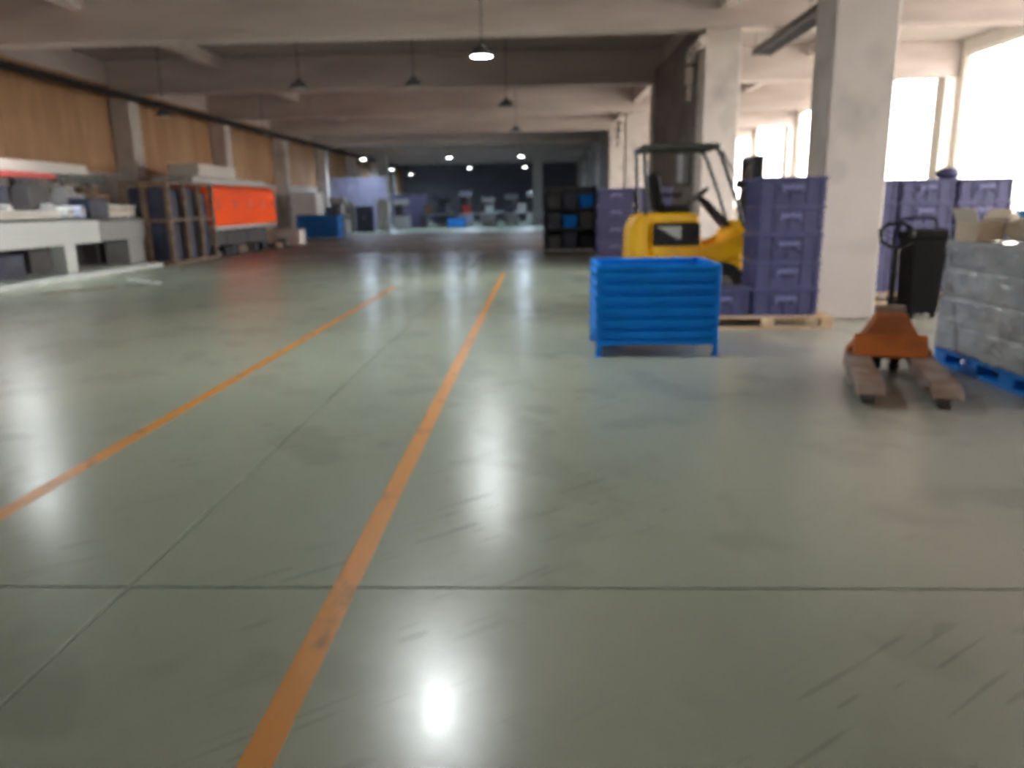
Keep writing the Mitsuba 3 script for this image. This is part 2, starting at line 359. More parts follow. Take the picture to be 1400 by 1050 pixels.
# ------------------------------------------------------------------ blue corrugated steel crate
def corrugated(x0, x1, z0, z1, ribs, depth):
    """profile in (y, z), extruded along x: flat bands standing proud of recessed ones"""
    pts, h = [], (z1 - z0) / ribs
    for i in range(ribs):
        z = z0 + i * h
        pts += [(0, z), (0, z + h * .18), (-depth, z + h * .32), (-depth, z + h * .82), (0, z + h * .96)]
    pts += [(0, z1), (.006, z1), (.006, z0)]
    return extr(pts, x0, x1, 'yz')
def rotz(m, deg, c=(0, 0, 0)):
    m = m.copy(); m.apply_transform(trimesh.transformations.rotation_matrix(math.radians(deg), (0, 0, 1), c)); return m
def steel_crate(w, d, h, mm='m_blue'):
    p, t = [], .05
    for sx in (0, 1):
        for sy in (0, 1):
            p.append(('corner_post', bx(sx * (w - t), sx * (w - t) + t, sy * (d - t), sy * (d - t) + t, .012, h, .006), mm))
            p.append(('corner_post/foot_plate', bx(sx * (w - t) - .012, sx * (w - t) + t + .012, sy * (d - t) - .012, sy * (d - t) + t + .012, 0, .012), mm))
    zf = .13
    fr = corrugated(t, w - t, zf + .03, h - .05, 6, .05); fr.apply_translation((0, .04, 0))
    bk = rotz(corrugated(t, w - t, zf + .03, h - .05, 6, .05), 180, (w / 2, 0, 0)); bk.apply_translation((0, d - .04, 0))
    s1 = rotz(corrugated(t, d - t, zf + .03, h - .05, 6, .05), -90); s1.apply_translation((.04, d, 0))
    s2 = rotz(corrugated(t, d - t, zf + .03, h - .05, 6, .05), 90); s2.apply_translation((w - .04, 0, 0))
    p += [('front_panel', fr, mm, 25), ('back_panel', bk, mm, 25), ('side_panel', s1, mm, 25), ('side_panel', s2, mm, 25)]
    p.append(('floor_panel', bx(.02, w - .02, .02, d - .02, zf, zf + .02), mm))
    for (a, b, c, e) in ((0, w, 0, t), (0, w, d - t, d), (0, t, t, d - t), (w - t, w, t, d - t)):
        p.append(('rim', bx(a, b, c, e, h - .05, h + .004, .006), mm))
        p.append(('bottom_rail', bx(a + .003, b - .003, c + .003, e - .003, zf - .02, zf + .035, .006), mm))
    return p
thing('steel_crate', steel_crate(1.2, 1.0, .9), 'bright blue corrugated steel crate on feet standing in front of the forklift', 'crate', (.56, 7.55, 0))
thing('steel_crate', steel_crate(1.9, 1.2, 1.12, 'm_blue_dark'), 'blue steel crate far down beside the cream boxes', 'crate', (-11.2, 35.9, 0))

# ------------------------------------------------------------------ purple plastic crates in stacks
def plastic_crate(w, d, h):
    t = .03
    body = [bx(.02, w - .02, .02, d - .02, 0, t)]
    for (a, b, c, e) in ((.015, w - .015, .015, .015 + t), (.015, w - .015, d - .015 - t, d - .015), (.015, .015 + t, .02, d - .02), (w - .015 - t, w - .015, .02, d - .02)):
        body.append(bx(a, b, c, e, t, h - .03))
    ribs = []
    for k in range(5):
        x = .05 + (w - .1) * k / 4
        ribs += [bx(x - .012, x + .012, 0, .02, .03, h - .05), bx(x - .012, x + .012, d - .02, d, .03, h - .05)]
    for k in range(4):
        y = .05 + (d - .1) * k / 3
        ribs += [bx(0, .02, y - .012, y + .012, .03, h - .05), bx(w - .02, w, y - .012, y + .012, .03, h - .05)]
    rim = [bx(-.004, w + .004, -.004, .03, h - .045, h - .004, .006), bx(-.004, w + .004, d - .03, d + .004, h - .045, h - .004, .006),
           bx(-.004, .03, .03, d - .03, h - .045, h - .004, .006), bx(w - .03, w + .004, .03, d - .03, h - .045, h - .004, .006)]
    lid = bx(.03, w - .03, .03, d - .03, h - .03, h - .012)
    grip_a, grip_b, grip_c = bx(w * .34, w * .66, -.012, .016, h * .55, h * .72, .005), bx(w * .34, w * .37, -.016, .016, h * .42, h * .72, .004), bx(w * .63, w * .66, -.016, .016, h * .42, h * .72, .004)
    return union(*body, *ribs), union(*rim), lid, union(grip_a, grip_b, grip_c)
PC = plastic_crate(.78, .6, .325)
PC2 = plastic_crate(.66, .55, .325)
def pcrate(x, y, z, label, group, which=PC, q=None):
    m = 'm_purple_%s' % (rng.randrange(3) if q is None else q)
    thing('plastic_crate', [('body', which[0], m), ('rim', which[1], m), ('lid', which[2], m), ('grip', which[3], 'm_purple_mark')], label, 'crate',
          (x + rng.uniform(-.006, .006), y + rng.uniform(-.01, .01), z), rng.uniform(-.5, .5), group)
def pallet(w, d, m_):
    p = []
    for k in range(3):
        y = k * (d - .1) / 2
        p.append(('bottom_board', bx(0, w, y, y + .1, 0, .022, .003), m_))
        for j in range(3):
            x = j * (w - .14) / 2
            p.append(('block', bx(x, x + .14, y, y + .1, .022, .10, .004), m_))
    for j in range(3):
        x = j * (w - .14) / 2
        p.append(('stringer', bx(x, x + .14, 0, d, .10, .122, .003), m_))
    n = 6
    for k in range(n):
        y = k * (d - .13) / (n - 1)
        p.append(('deck_board', bx(0, w, y, y + .13, .122, .144, .003), m_))
    return p
ords = ['bottom', 'second', 'third', 'fourth', 'top']
thing('wooden_pallet', pallet(1.55, 1.15, 'm_wood'), 'pale wooden pallet under the purple crates beside the column', 'pallet', (1.93, 9.18, 0))
for k in range(5):
    pcrate(2.54, 9.24, .144 + .322 * k, '%s purple plastic crate in the tall stack by the forklift mast' % ords[k], 'purple crates on the wooden pallet')
pcrate(1.86, 9.26, .144, 'single purple plastic crate low beside the tall stack, in front of the forklift', 'purple crates on the wooden pallet', PC2)
# behind the column
for c in range(3):
    px = 4.36 + .81 * c
    nm = ('nearest the column', 'in the middle behind the black bin', 'behind the cardboard box')[c]
    for k in range(5):
        pcrate(px, 11.5, .144 + .322 * k, '%s purple crate, stack %s' % (ords[k], nm), 'purple crates behind the column')
thing('wooden_pallet', pallet(2.5, 1.0, 'm_wood'), 'wooden pallet under the purple stacks behind the column', 'pallet', (4.33, 11.4, 0))
thing('round_bag', [('', trimesh.creation.icosphere(3).apply_transform(np.diag([.16, .16, .09, 1])).apply_translation((0, 0, .085)), 'm_purple_0', True)], 'small dark bundle lying on top of the purple stacks behind the column', 'bundle', (5.95, 11.8, .144 + 1.61 - .01))
# left behind the forklift
for c in range(2):
    for k in range(5):
        pcrate(1.13 + .72 * c, 15.0, .144 + .322 * k, '%s purple crate in the %s stack behind the forklift' % (ords[k], ('outer', 'inner')[c]), 'purple crates behind the forklift', PC2)
thing('wooden_pallet', pallet(1.5, .9, 'm_wood'), 'wooden pallet under the purple stacks behind the forklift', 'pallet', (1.08, 14.92, 0))

# ------------------------------------------------------------------ forklift, seen from its side, facing the column row
def wheel(x, y, r, w, m='m_rubber'):
    prof = [(.0, -w / 2), (r * .55, -w / 2), (r * .62, -w / 2 + .01), (r * .92, -w / 2), (r, -w / 2 + .03), (r, w / 2 - .03), (r * .92, w / 2), (r * .62, w / 2 - .01), (r * .55, w / 2), (0, w / 2)]
    t = lathe(prof, 28); t.apply_transform(trimesh.transformations.rotation_matrix(math.pi / 2, (1, 0, 0))); t.apply_translation((x, y, r))
    hub = cyl((x, y - w / 2 - .006, r), (x, y + w / 2 + .006, r), r * .42, 20)
    return t, hub
fk = []
W = 1.06
cw = extr([(.02, .42), (.0, .62), (.02, 1.14), (.10, 1.29), (.22, 1.34), (.30, 1.34), (.30, .30), (.10, .30)], 0, W, 'xz', .06)
fk.append(('counterweight', cw, 'm_yellow', 35))
body = extr([(.30, .40), (.30, 1.19), (.95, 1.19), (.97, 1.10), (1.02, .82), (1.30, .80), (1.56, .80), (1.60, .40)], .02, W - .02, 'xz', .03)
fk.append(('chassis', body, 'm_yellow', 30))
fk.append(('hood', extr([(.28, 1.19), (.28, 1.34), (.86, 1.34), (.94, 1.30), (.97, 1.19)], .03, W - .03, 'xz', .03), 'm_yellow', 30))
fk.append(('side_panel', bx(.31, .96, -.012, .03, .90, 1.20, .01), 'm_black', False, 'black side panel with a pale plate'))
fk.append(('side_panel/plate', extr([(.36, 1.16), (.70, 1.16), (.70, .99), (.66, .98)], -.018, -.010, 'xz'), 'm_grey_light'))
fk.append(('fender', extr([(1.0, .70), (1.0, .86), (1.32, .95), (1.56, 1.10), (1.66, 1.06), (1.62, .86), (1.5, .70)], -.01, .20, 'xz', .02), 'm_yellow', 30))
fk.append(('fender', extr([(1.0, .70), (1.0, .86), (1.32, .95), (1.56, 1.10), (1.66, 1.06), (1.62, .86), (1.5, .70)], W - .20, W + .01, 'xz', .02), 'm_yellow', 30))
fk.append(('cowl', extr([(1.32, .80), (1.40, 1.08), (1.56, 1.22), (1.66, 1.18), (1.62, .80)], .16, W - .16, 'xz', .03), 'm_yellow', 30))
fk.append(('floor_plate', bx(1.0, 1.6, .04, W - .04, .40, .46), 'm_blackmatt'))
seat = join(bx(.38, .88, .28, .78, 1.335, 1.45, .04), extr([(.36, 1.42), (.28, 1.86), (.36, 1.90), (.44, 1.86), (.52, 1.44)], .30, .76, 'xz', .04))
fk.append(('seat', seat, 'm_blackmatt', 30))
fk.append(('armrest', join(bx(.42, .74, .22, .28, 1.56, 1.61, .015), bx(.42, .46, .22, .28, 1.42, 1.58)), 'm_blackmatt'))
fk.append(('steering_column', extr([(1.36, 1.12), (1.02, 1.52), (1.07, 1.57), (1.20, 1.47), (1.50, 1.16)], .46, .60, 'xz', .02), 'm_black', 30))
sw = trimesh.creation.torus(.17, .017, 28, 8)
sw.apply_transform(trimesh.transformations.rotation_matrix(math.radians(-38), (0, 1, 0))); sw.apply_translation((1.02, .53, 1.57))
fk.append(('steering_wheel', sw, 'm_black', True))
fk.append(('lever', tube([(1.34, .30, 1.14), (1.20, .28, 1.36), (1.18, .28, 1.42)], .012), 'm_black', True))
for y in (.06, W - .06):
    fk.append(('rear_post', tube([(.22, y, 1.30), (.20, y, 1.8), (.18, y, 2.22)], .026, 8), 'm_darkgreen', True))
    fk.append(('front_post', tube([(1.58, y, 1.14), (1.42, y, 1.6), (1.22, y, 2.10), (1.15, y, 2.22)], .026, 8), 'm_darkgreen', True))
roof = [bx(.14, 1.20, .03, .09, 2.19, 2.26, .015), bx(.14, 1.20, W - .09, W - .03, 2.19, 2.26, .015), bx(.14, .20, .09, W - .09, 2.19, 2.25, .01), bx(1.14, 1.20, .09, W - .09, 2.19, 2.25, .01)]
fk.append(('overhead_guard', join(roof), 'm_darkgreen', False, 'dark green overhead guard'))
for k in range(7):
    fk.append(('overhead_guard/bar', bx(.18 , 1.16, .16 + .118 * k, .185 + .118 * k, 2.21, 2.25), 'm_darkgreen'))
for y in (.11, W - .11):
    t, h = wheel(1.30, y, .34, .2); fk += [('wheel', t, 'm_rubber', 30), ('wheel/hub', h, 'm_grey', 30)]
    t, h = wheel(.42, y, .25, .18); fk += [('wheel', t, 'm_rubber', 30), ('wheel/hub', h, 'm_grey', 30)]
for y in (.22, W - .22):
    fk.append(('mast_rail', join(bx(1.70, 1.84, y - .03, y + .03, .10, 2.10, .006), bx(1.72, 1.82, y + (.03 if y < .5 else -.06), y + (.06 if y < .5 else -.03), .12, 2.04)), 'm_black'))
for z in (.35, 1.05, 2.02):
    fk.append(('mast_bar', bx(1.72, 1.80, .24, W - .24, z, z + .08, .006), 'm_black'))
fk.append(('lift_cylinder', join(cyl((1.77, W / 2, .12), (1.77, W / 2, 1.1), .045, 14), cyl((1.77, W / 2, 1.1), (1.77, W / 2, 2.02), .028, 12)), 'm_steel', 30))
fk.append(('tilt_cylinder', cyl((1.5, .3, .62), (1.72, .26, .75), .03, 10), 'm_steel', 30))
fk.append(('fork_carriage', join(bx(1.84, 1.90, .1, W - .1, .14, .22, .006), bx(1.84, 1.90, .1, W - .1, .48, .56, .006), bx(1.85, 1.89, .16, .24, .2, .5), bx(1.85, 1.89, W - .24, W - .16, .2, .5)), 'm_black'))
for y in (.24, W - .24):
    fk.append(('fork', extr([(1.90, .62), (1.94, .62), (1.95, .11), (2.9, .075), (2.9, .065), (1.90, .065)], y - .05, y + .05, 'xz', .004), 'm_dark'))
fk.append(('hose', tube([(1.62, .5, 1.1), (1.60, .48, 1.5), (1.66, .46, 1.9), (1.74, .45, 2.0)], .014, 8), 'm_brown', True))
fk.append(('cable', tube([(1.24, .1, 2.16), (1.36, .1, 1.95), (1.52, .2, 1.75), (1.70, .28, 1.72)], .013, 8), 'm_black', True))
fk.append(('headlight', cyl((1.44, .03, 1.72), (1.52, .03, 1.71), .055, 14), 'm_black', 30))
thing('forklift', fk, 'small yellow forklift with black side panel and overhead guard, behind the blue crate', 'forklift', (1.27, 10.95, 0))

# ------------------------------------------------------------------ orange pallet truck
pj = []
for s in (-1, 1):
    x0 = s * .212 - .08
    side = extr([(0, .11), (0, .185), (1.02, .185), (1.14, .165), (1.20, .10), (1.16, .085), (1.02, .12)], x0, x0 + .16, 'yz', .006)   # tips point to +y here, turned later
    pj.append(('fork', side, 'm_worn', 30))
    pj.append(('fork/skirt', join(bx(x0, x0 + .012, .1, .86, .07, .14), bx(x0 + .148, x0 + .16, .1, .86, .07, .14)), 'm_worn'))
    t, h = wheel(0, 0, .04, .07)
    for yy in (.96, 1.06):
        rr = trimesh.transformations.rotation_matrix(math.pi / 2, (0, 0, 1)); t2 = t.copy(); t2.apply_transform(rr); t2.apply_translation((s * .212, yy, 0))
        pj.append(('fork/roller', t2, 'm_dark', 30))
pj.append(('frame', extr([(-.29, .06), (-.28, .22), (-.19, .34), (-.10, .53), (.10, .53), (.19, .34), (.28, .22), (.29, .06), (.16, .06), (.12, .14), (-.12, .14), (-.16, .06)], -.11, .03, 'xz', .014), 'm_orange', 30, 'orange triangular frame'))
pj.append(('frame/cover', extr([(.03, .19), (.03, .36), (.17, .19)], -.24, .24, 'yz', .005), 'm_orange'))
pj.append(('pump', join(cyl((0, -.17, .14), (0, -.17, .50), .055, 16), cyl((0, -.17, .5), (0, -.17, .58), .03, 12), bx(-.1, .1, -.2, -.08, .50, .585, .012)), 'm_worn', 30))
for s in (-1, 1):
    t, h = wheel(0, 0, .095, .055)
    rr = trimesh.transformations.rotation_matrix(math.pi / 2, (0, 0, 1)); t.apply_transform(rr); t.apply_translation((s * .06, -.17, 0)); h.apply_transform(rr); h.apply_translation((s * .06, -.17, 0))
    pj += [('steer_wheel', t, 'm_rubber', 30), ('steer_wheel/hub', h, 'm_steel', 30)]
pj.append(('tiller', tube([(0, -.19, .52), (-.02, -.30, .80), (-.03, -.40, 1.06)], .022, 10), 'm_black', True))
pj.append(('handle', tube([(-.03, -.40, 1.05), (-.13, -.44, 1.12), (-.14, -.47, 1.22), (-.09, -.49, 1.27), (.03, -.49, 1.27), (.08, -.47, 1.22), (.07, -.44, 1.12), (-.03, -.40, 1.05)], .016, 10), 'm_black', True))
pj.append(('handle/lever', tube([(.02, -.47, 1.18), (.07, -.5, 1.22)], .007, 6), 'm_steel', True))
thing('pallet_truck', pj, 'worn orange hand pallet truck with two forks pointing to the viewer', 'pallet truck', (3.02, 6.66, 0), 180 - 17, sc=(1.2, 1.04, 1.0))
# ------------------------------------------------------------------ black wheeled bin
bn = [('body', extr([(-.25, -.21), (.25, -.21), (.25, .21), (-.25, .21)], .06, 1.02, 'xy', .02), 'm_bin', 30)]
b0 = bn[0][1]; zz = (b0.vertices[:, 2] - .06) / .96; b0.vertices[:, :2] *= (0.84 + .16 * zz)[:, None]
bn.append(('lid', extr([(-.24, 1.02), (.26, 1.02), (.22, 1.08), (-.10, 1.12), (-.22, 1.09)], -.25, .25, 'yz', .015), 'm_bin', 30))
bn.append(('handle', tube([(-.27, .18, 1.0), (-.29, .17, 1.14), (-.25, .16, 1.23), (0, .16, 1.25), (.25, .16, 1.23), (.29, .17, 1.14), (.27, .18, 1.0)], .020, 10), 'm_bin', True))
bn.append(('side_grip', tube([(-.25, -.16, .98), (-.38, -.22, 1.12), (-.42, -.22, 1.19)], .02, 8), 'm_bin', True))
for s in (-1, 1):
    t, h = wheel(0, 0, .1, .05); rr = trimesh.transformations.rotation_matrix(math.pi / 2, (0, 0, 1)); t.apply_transform(rr); t.apply_translation((s * .21, .2, 0)); bn.append(('wheel', t, 'm_rubber', 30))
    bn.append(('foot', bx(s * .16 - .03, s * .16 + .03, -.17, -.11, 0, .07), 'm_bin'))
thing('wheeled_bin', bn, 'tall black wheeled bin with a loop handle standing beside the near column', 'bin', (4.86, 10.05, 0), 4, sc=(.86, .9, 1))

# ------------------------------------------------------------------ shrink-wrapped load on a blue plastic pallet
bp = []
w, d = 1.15, 1.75
for k in range(3):
    x = k * (w - .16) / 2
    bp.append(('runner', bx(x, x + .16, 0, d, 0, .03, .006), 'm_blue_plastic'))
    for j in range(4):
        y = j * (d - .2) / 3
        bp.append(('block', bx(x + .005, x + .155, y, y + .2, .03, .115, .008), 'm_blue_plastic'))
bp.append(('deck', bx(0, w, 0, d, .115, .15, .008), 'm_blue_plastic'))
thing('plastic_pallet', bp, 'bright blue plastic pallet under the grey wrapped load', 'pallet', (3.68, 5.45, 0))
def wrapped(w, d, h, seed, n=34, rows=4):
    m = trimesh.creation.box((w, d, h)).subdivide_to_size(.05)
    v = m.vertices
    nrm = m.vertex_normals
    k = meshkit.fbm(v * (5, 5, 9), 3, seed) - .5
    row = np.abs(((v[:, 2] / h + .5) * rows) % 1 - .5)
    colm = np.abs(((v[:, 1] / d + .5) * 5) % 1 - .5)
    dent = -.018 * np.clip((row - .40) / .1, 0, 1) - .012 * np.clip((colm - .42) / .08, 0, 1)
    cr = np.abs(meshkit.noise(v * (9, 9, 14), seed + 3) - .5)
    v = v + nrm * (.045 * k + dent + .012 * np.clip(.1 - cr, 0, .1) * 10)[:, None]
    v[:, 2] = np.maximum(v[:, 2], -h / 2)
    # rounded upper corners
    e = np.clip(v[:, 2] / h * 2 - .82, 0, 1)[:, None]
    v[:, :2] *= 1 - .05 * e
    m = trimesh.Trimesh(v, m.faces, process=False); m.apply_translation((w / 2, d / 2, h / 2)); return m
thing('wrapped_load', [('', wrapped(1.10, 1.70, .98, 5), 'm_wrap', 35)], 'grey goods in crumpled stretch film on the blue pallet', 'wrapped load', (3.665, 5.47, .15))
wz = 1.13
def carton(w, d, h, op=True):
    t = .008
    b = join(bx(0, w, 0, d, 0, t), bx(0, w, 0, t, t, h), bx(0, w, d - t, d, t, h), bx(0, t, t, d - t, t, h), bx(w - t, w, t, d - t, t, h))
    p = [('body', b, 'm_card')]
    if op:
        f1 = extr([(0, h), (-.10, h + .05), (-.10, h + .056), (0, h + .008)], 0, w, 'yz'); p.append(('flap', f1, 'm_card_pale'))
        f2 = extr([(w, h), (w + .06, h + .11), (w + .054, h + .113), (w - .006, h + .004)], 0, d, 'xz'); p.append(('flap', f2, 'm_card_pale'))
        f3 = extr([(0, h), (-.05, h + .12), (-.044, h + .123), (.006, h + .004)], 0, d, 'xz'); p.append(('flap', f3, 'm_card_pale'))
    else:
        p.append(('lid', bx(0, w, 0, d, h, h + t), 'm_card_pale'))
    return p
thing('cardboard_box', carton(.24, .3, .15), 'open cardboard box with raised flaps on the wrapped load', 'box', (3.70, 6.74, wz), 6)
thing('cardboard_tray', carton(.5, .95, .055, False), 'flat pale cardboard sheet box lying on the wrapped load', 'box', (4.0, 5.55, wz), -2)
m = trimesh.creation.icosphere(3); m.vertices = m.vertices * (.16, .13, .10) * (1 + .22 * (meshkit.fbm(m.vertices * 2.2, 3, 4)[:, None] - .5)); m.apply_translation((0, 0, .095))
thing('foam_bag', [('', m, 'm_card_pale', True)], 'cream crumpled bag lying beside the open cardboard box', 'bag', (4.08, 6.72, wz))
thing('blue_tub', [('tub', extr([(-.22, 0), (.22, 0), (.25, .2), (-.25, .2)], -.2, .2, 'xz', .015), 'm_cyan', 30), ('rim', bx(-.27, .27, -.22, .22, .2, .225, .008), 'm_cyan')], 'sky blue plastic tub standing on the wrapped load at the picture edge', 'tub', (4.44, 6.95, wz), 0, sc=(.8, .8, 1.1))

# ------------------------------------------------------------------ services
struct('trim_1', [('', bx(-12.72, -12.56, -4, 76, 4.80, 4.97, .01), 'm_blackmatt')], 'black cable tray along the top of the brown boards')
ct = [('rail', bx(5.0, 5.03, 11.5, 19.4, 4.76, 4.92), 'm_dark'), ('rail', bx(5.37, 5.40, 11.5, 19.4, 4.76, 4.92), 'm_dark')]
for k in range(26):
    y = 11.6 + .305 * k
    ct.append(('rung', bx(5.03, 5.37, y, y + .07, 4.77, 4.81), 'm_dark'))
for k in range(5):
    ct.append(('cable', cyl((5.08 + .06 * k, 11.5, 4.835), (5.08 + .06 * k, 19.4, 4.835), .024, 8), 'm_blackmatt', True))
for y in (11.9, 15.5, 19.2):
    ct.append(('hanger', join(bx(5.01, 5.02, y, y + .01, 4.92, ZC), bx(5.38, 5.39, y, y + .01, 4.92, ZC)), 'm_dark'))
thing('cable_ladder', ct, 'dark ribbed cable ladder hung under the ceiling between the two near columns', 'cable ladder')
def bent_pipe(sx, sy, label):
    p = [('segment', cyl((0, -1.3, 0), (0, -.75, 0), .10, 16), 'm_pipe', 30), ('segment', cyl((0, -.72, 0), (0, -.20, 0), .10, 16), 'm_pipe', 30),
         ('elbow', tube([(0, -.2, 0), (0, -.09, -.015), (0, 0, -.07), (0, .05, -.16), (0, .06, -.26)], .10, 16), 'm_pipe', 35),
         ('segment', cyl((0, .06, -.29), (0, .06, -.66), .10, 16), 'm_pipe', 30), ('segment', cyl((0, .06, -.69), (0, .06, -1.0), .06, 16), 'm_pipe', 30)]
    for a, b in (((0, -.76, 0), (0, -.71, 0)), ((0, -.22, 0), (0, -.17, 0)), ((0, .06, -.25), (0, .06, -.30))):
        p.append(('collar', cyl(a, b, .107, 16), 'm_dark', 30))
    p.append(('bracket', bx(-.02, .24, -.5, -.46, -.02, .02), 'm_dark'))
    thing('vent_pipe', p, label, 'pipe', (sx, sy, 4.68))
bent_pipe(3.36, 18.2, 'pale jointed pipe bending down the dark partition beside the second column')
bent_pipe(3.36, 33.5, 'pale jointed pipe bending down farther back, beside the fourth column')
thing('electrical_box', [('case', bx(3.36, 3.52, 18.7, 19.45, 1.9, 2.62, .01), 'm_grey'), ('door', bx(3.345, 3.36, 18.73, 19.42, 1.93, 2.59, .004), 'm_grey_light')], 'flat grey electrical box on the dark partition', 'electrical box')

# ------------------------------------------------------------------ left side: long white machine
mc = [('bed', bx(-11.9, -10.6, 9.0, 18.55, .74, 1.26, .012), 'm_white'), ('bed_end', bx(-11.9, -10.62, 18.58, 20.75, .76, 1.24, .012), 'm_grey')]
for y in (10.6, 14.0, 17.15):
    mc.append(('leg', bx(-11.0, -10.66, y, y + .42, .11, .74, .01), 'm_white'))
mc.append(('leg', bx(-11.3, -10.66, 19.9, 20.7, .11, .76, .01), 'm_grey'))
for y in (10.6, 14.0, 17.15, 19.9):
    mc.append(('leg', bx(-11.85, -11.5, y, y + .42, .11, .76, .01), 'm_dark'))
mc.append(('kick_panel', bx(-11.95, -11.87, 9.0, 20.6, .11, .76, .005), 'm_dark'))
mc.append(('base_rail', bx(-11.9, -10.15, 9.0, 20.6, 0, .11, .01), 'm_white'))
mc.append(('top_plate', bx(-11.85, -10.64, 9.0, 20.7, 1.26, 1.285, .004), 'm_grey_light'))
for k in range(22):
    y = 9.3 + .5 * k
    mc.append(('roller', cyl((-11.75, y, 1.30), (-10.75, y, 1.30), .025, 8), 'm_steel', True))
for y in (9.6, 13.0, 16.2, 20.2):
    mc.append(('upright', bx(-11.9, -11.75, y, y + .16, 1.28, 2.36, .01), 'm_grey'))
mc.append(('pressure_beam', bx(-11.72, -11.5, 9.0, 18.6, 2.24, 2.36, .01), 'm_red', False, 'red upper beam'))
mc.append(('pressure_beam', bx(-11.72, -11.5, 18.62, 20.75, 2.20, 2.36, .01), 'm_darkgreen', False, 'dark upper beam'))
mc.append(('rear_panel', bx(-12.1, -11.98, 9.0, 16.3, 1.28, 2.2, .01), 'm_grey_light'))
mc.append(('upper_panel', bx(-12.3, -11.9, 9.0, 20.6, 2.38, 2.66, .015), 'm_white_warm'))
for y, m_ in ((12.6, 'm_grey'), (14.3, 'm_dark'), (15.6, 'm_navy'), (17.0, 'm_dark'), (18.4, 'm_grey'), (19.5, 'm_brown')):
    hgt = rng.uniform(.42, .7)
    mc.append(('head_unit', join(bx(-11.8, -11.2, y, y + .75, 1.36, 1.36 + hgt, .02), bx(-11.7, -11.3, y + .1, y + .5, 1.36 + hgt, 1.36 + hgt + .16, .02)), m_))
    mc.append(('head_unit/motor', cyl((-11.18, y + .38, 1.55), (-10.98, y + .38, 1.55), .11, 16), 'm_galv', 30))
    mc.append(('head_unit/motor_mount', cyl((-11.5, y + .38, 1.36 + hgt + .16), (-11.5, y + .38, 2.22), .05, 10), 'm_dark', True))
thing('panel_machine', mc, 'long white panel processing machine on white legs along the boarded wall', 'machine')
thing('white_board', [('', bx(-11.6, -10.68, 10.2, 17.2, 1.325, 1.52, .01), 'm_white_warm')], 'thick white board lying on the bed of the white machine', 'board')
for i, (y, r, l) in enumerate(((17.55, .14, 'shiny pale roll at the end of the white board'), (18.05, .15, 'shiny pale roll farther along the machine bed'))):
    m = lathe([(.05, 0), (r, 0), (r, .45), (.05, .45), (.05, 0)], 20); m.apply_transform(trimesh.transformations.rotation_matrix(math.pi / 2, (0, 1, 0)))
    thing('film_roll', [('roll', m, 'm_skyblue_white' if i else 'm_white', 30), ('core', cyl((-.01, 0, 0), (.46, 0, 0), .045, 10), 'm_card', 30)], l, 'roll', (-11.14, y, 1.325 + r), 8)
thing('navy_box', [('body', bx(0, .5, 0, .8, 0, .42, .015), 'm_navy'), ('lid', bx(-.01, .51, -.01, .81, .42, .46, .01), 'm_navy')], 'navy box standing on the bed of the white machine', 'box', (-11.15, 18.35, 1.325))
for i, (y, h, m_) in enumerate(((19.3, .10, 'm_white_warm'), (19.3, .08, 'm_card_pale'), (19.35, .10, 'm_white_warm'))):
    thing('pale_plank', [('', bx(-11.35, -10.75, y, y + 1.3, 1.325 + .1 * i, 1.325 + .1 * i + h, .006), m_)], ('lowest', 'middle', 'uppermost')[i] + ' pale plank of the small pile on the grey machine end', 'plank', group='planks on the machine end')
thing('blue_drum', [('', extr([(-11.45, .112), (-11.05, .112), (-11.05, .6), (-11.45, .6)], 15.4, 16.3, 'xz', .03), 'm_navy', 30)], 'dark blue container under the white machine bed', 'container')
thing('floor_strip', [('', extr([(0, 0), (1.6, .05), (1.6, .12), (0, .07)], 0, .025, 'xy'), 'm_white')], 'thin white offcut lying on the floor before the white machine', 'offcut', (-9.1, 16.7, 0), -42)
thing('floor_strip', [('', extr([(0, 0), (1.4, .06), (1.4, .12), (0, .05)], 0, .02, 'xy'), 'm_brown')], 'long dark offcut on the floor before the white machine', 'offcut', (-9.2, 13.9, 0), 55)
thing('floor_strip', [('', extr([(0, 0), (.5, .03), (.5, .07), (0, .05)], 0, .015, 'xy'), 'm_dark')], 'short dark offcut on the floor beside the white offcut', 'offcut', (-8.4, 15.3, 0), -20)

# rack of navy panels
rk = []
for y in (20.95, 21.9, 22.85, 23.75):
    rk.append(('post', bx(-10.1, -9.98, y, y + .12, .1, 2.24, .008), 'm_brown'))
    rk.append(('post', bx(-11.3, -11.18, y, y + .12, .1, 2.24, .008), 'm_brown'))
rk += [('base', bx(-11.3, -9.95, 20.92, 23.9, 0, .1, .008), 'm_brown'), ('cross_rail', bx(-10.06, -9.99, 20.95, 23.87, 1.18, 1.25, .005), 'm_brown'), ('cross_rail', bx(-10.06, -9.99, 20.95, 23.87, 2.16, 2.24, .005), 'm_brown'),
       ('cross_rail', bx(-11.29, -11.22, 20.95, 23.87, 2.16, 2.24, .005), 'm_brown')]
rk += [('post', bx(-10.75, -10.6, 20.93, 21.04, .1, 2.16, .008), 'm_brown'), ('cross_rail', bx(-11.18, -10.1, 20.94, 21.0, 1.16, 1.23, .005), 'm_brown')]
for y in (20.97, 23.78):
    rk.append(('top_rail', bx(-11.2, -10.08, y, y + .07, 2.16, 2.24, .005), 'm_brown'))
thing('panel_rack', rk, 'brown post rack filled with upright navy panels beside the orange hood', 'rack')
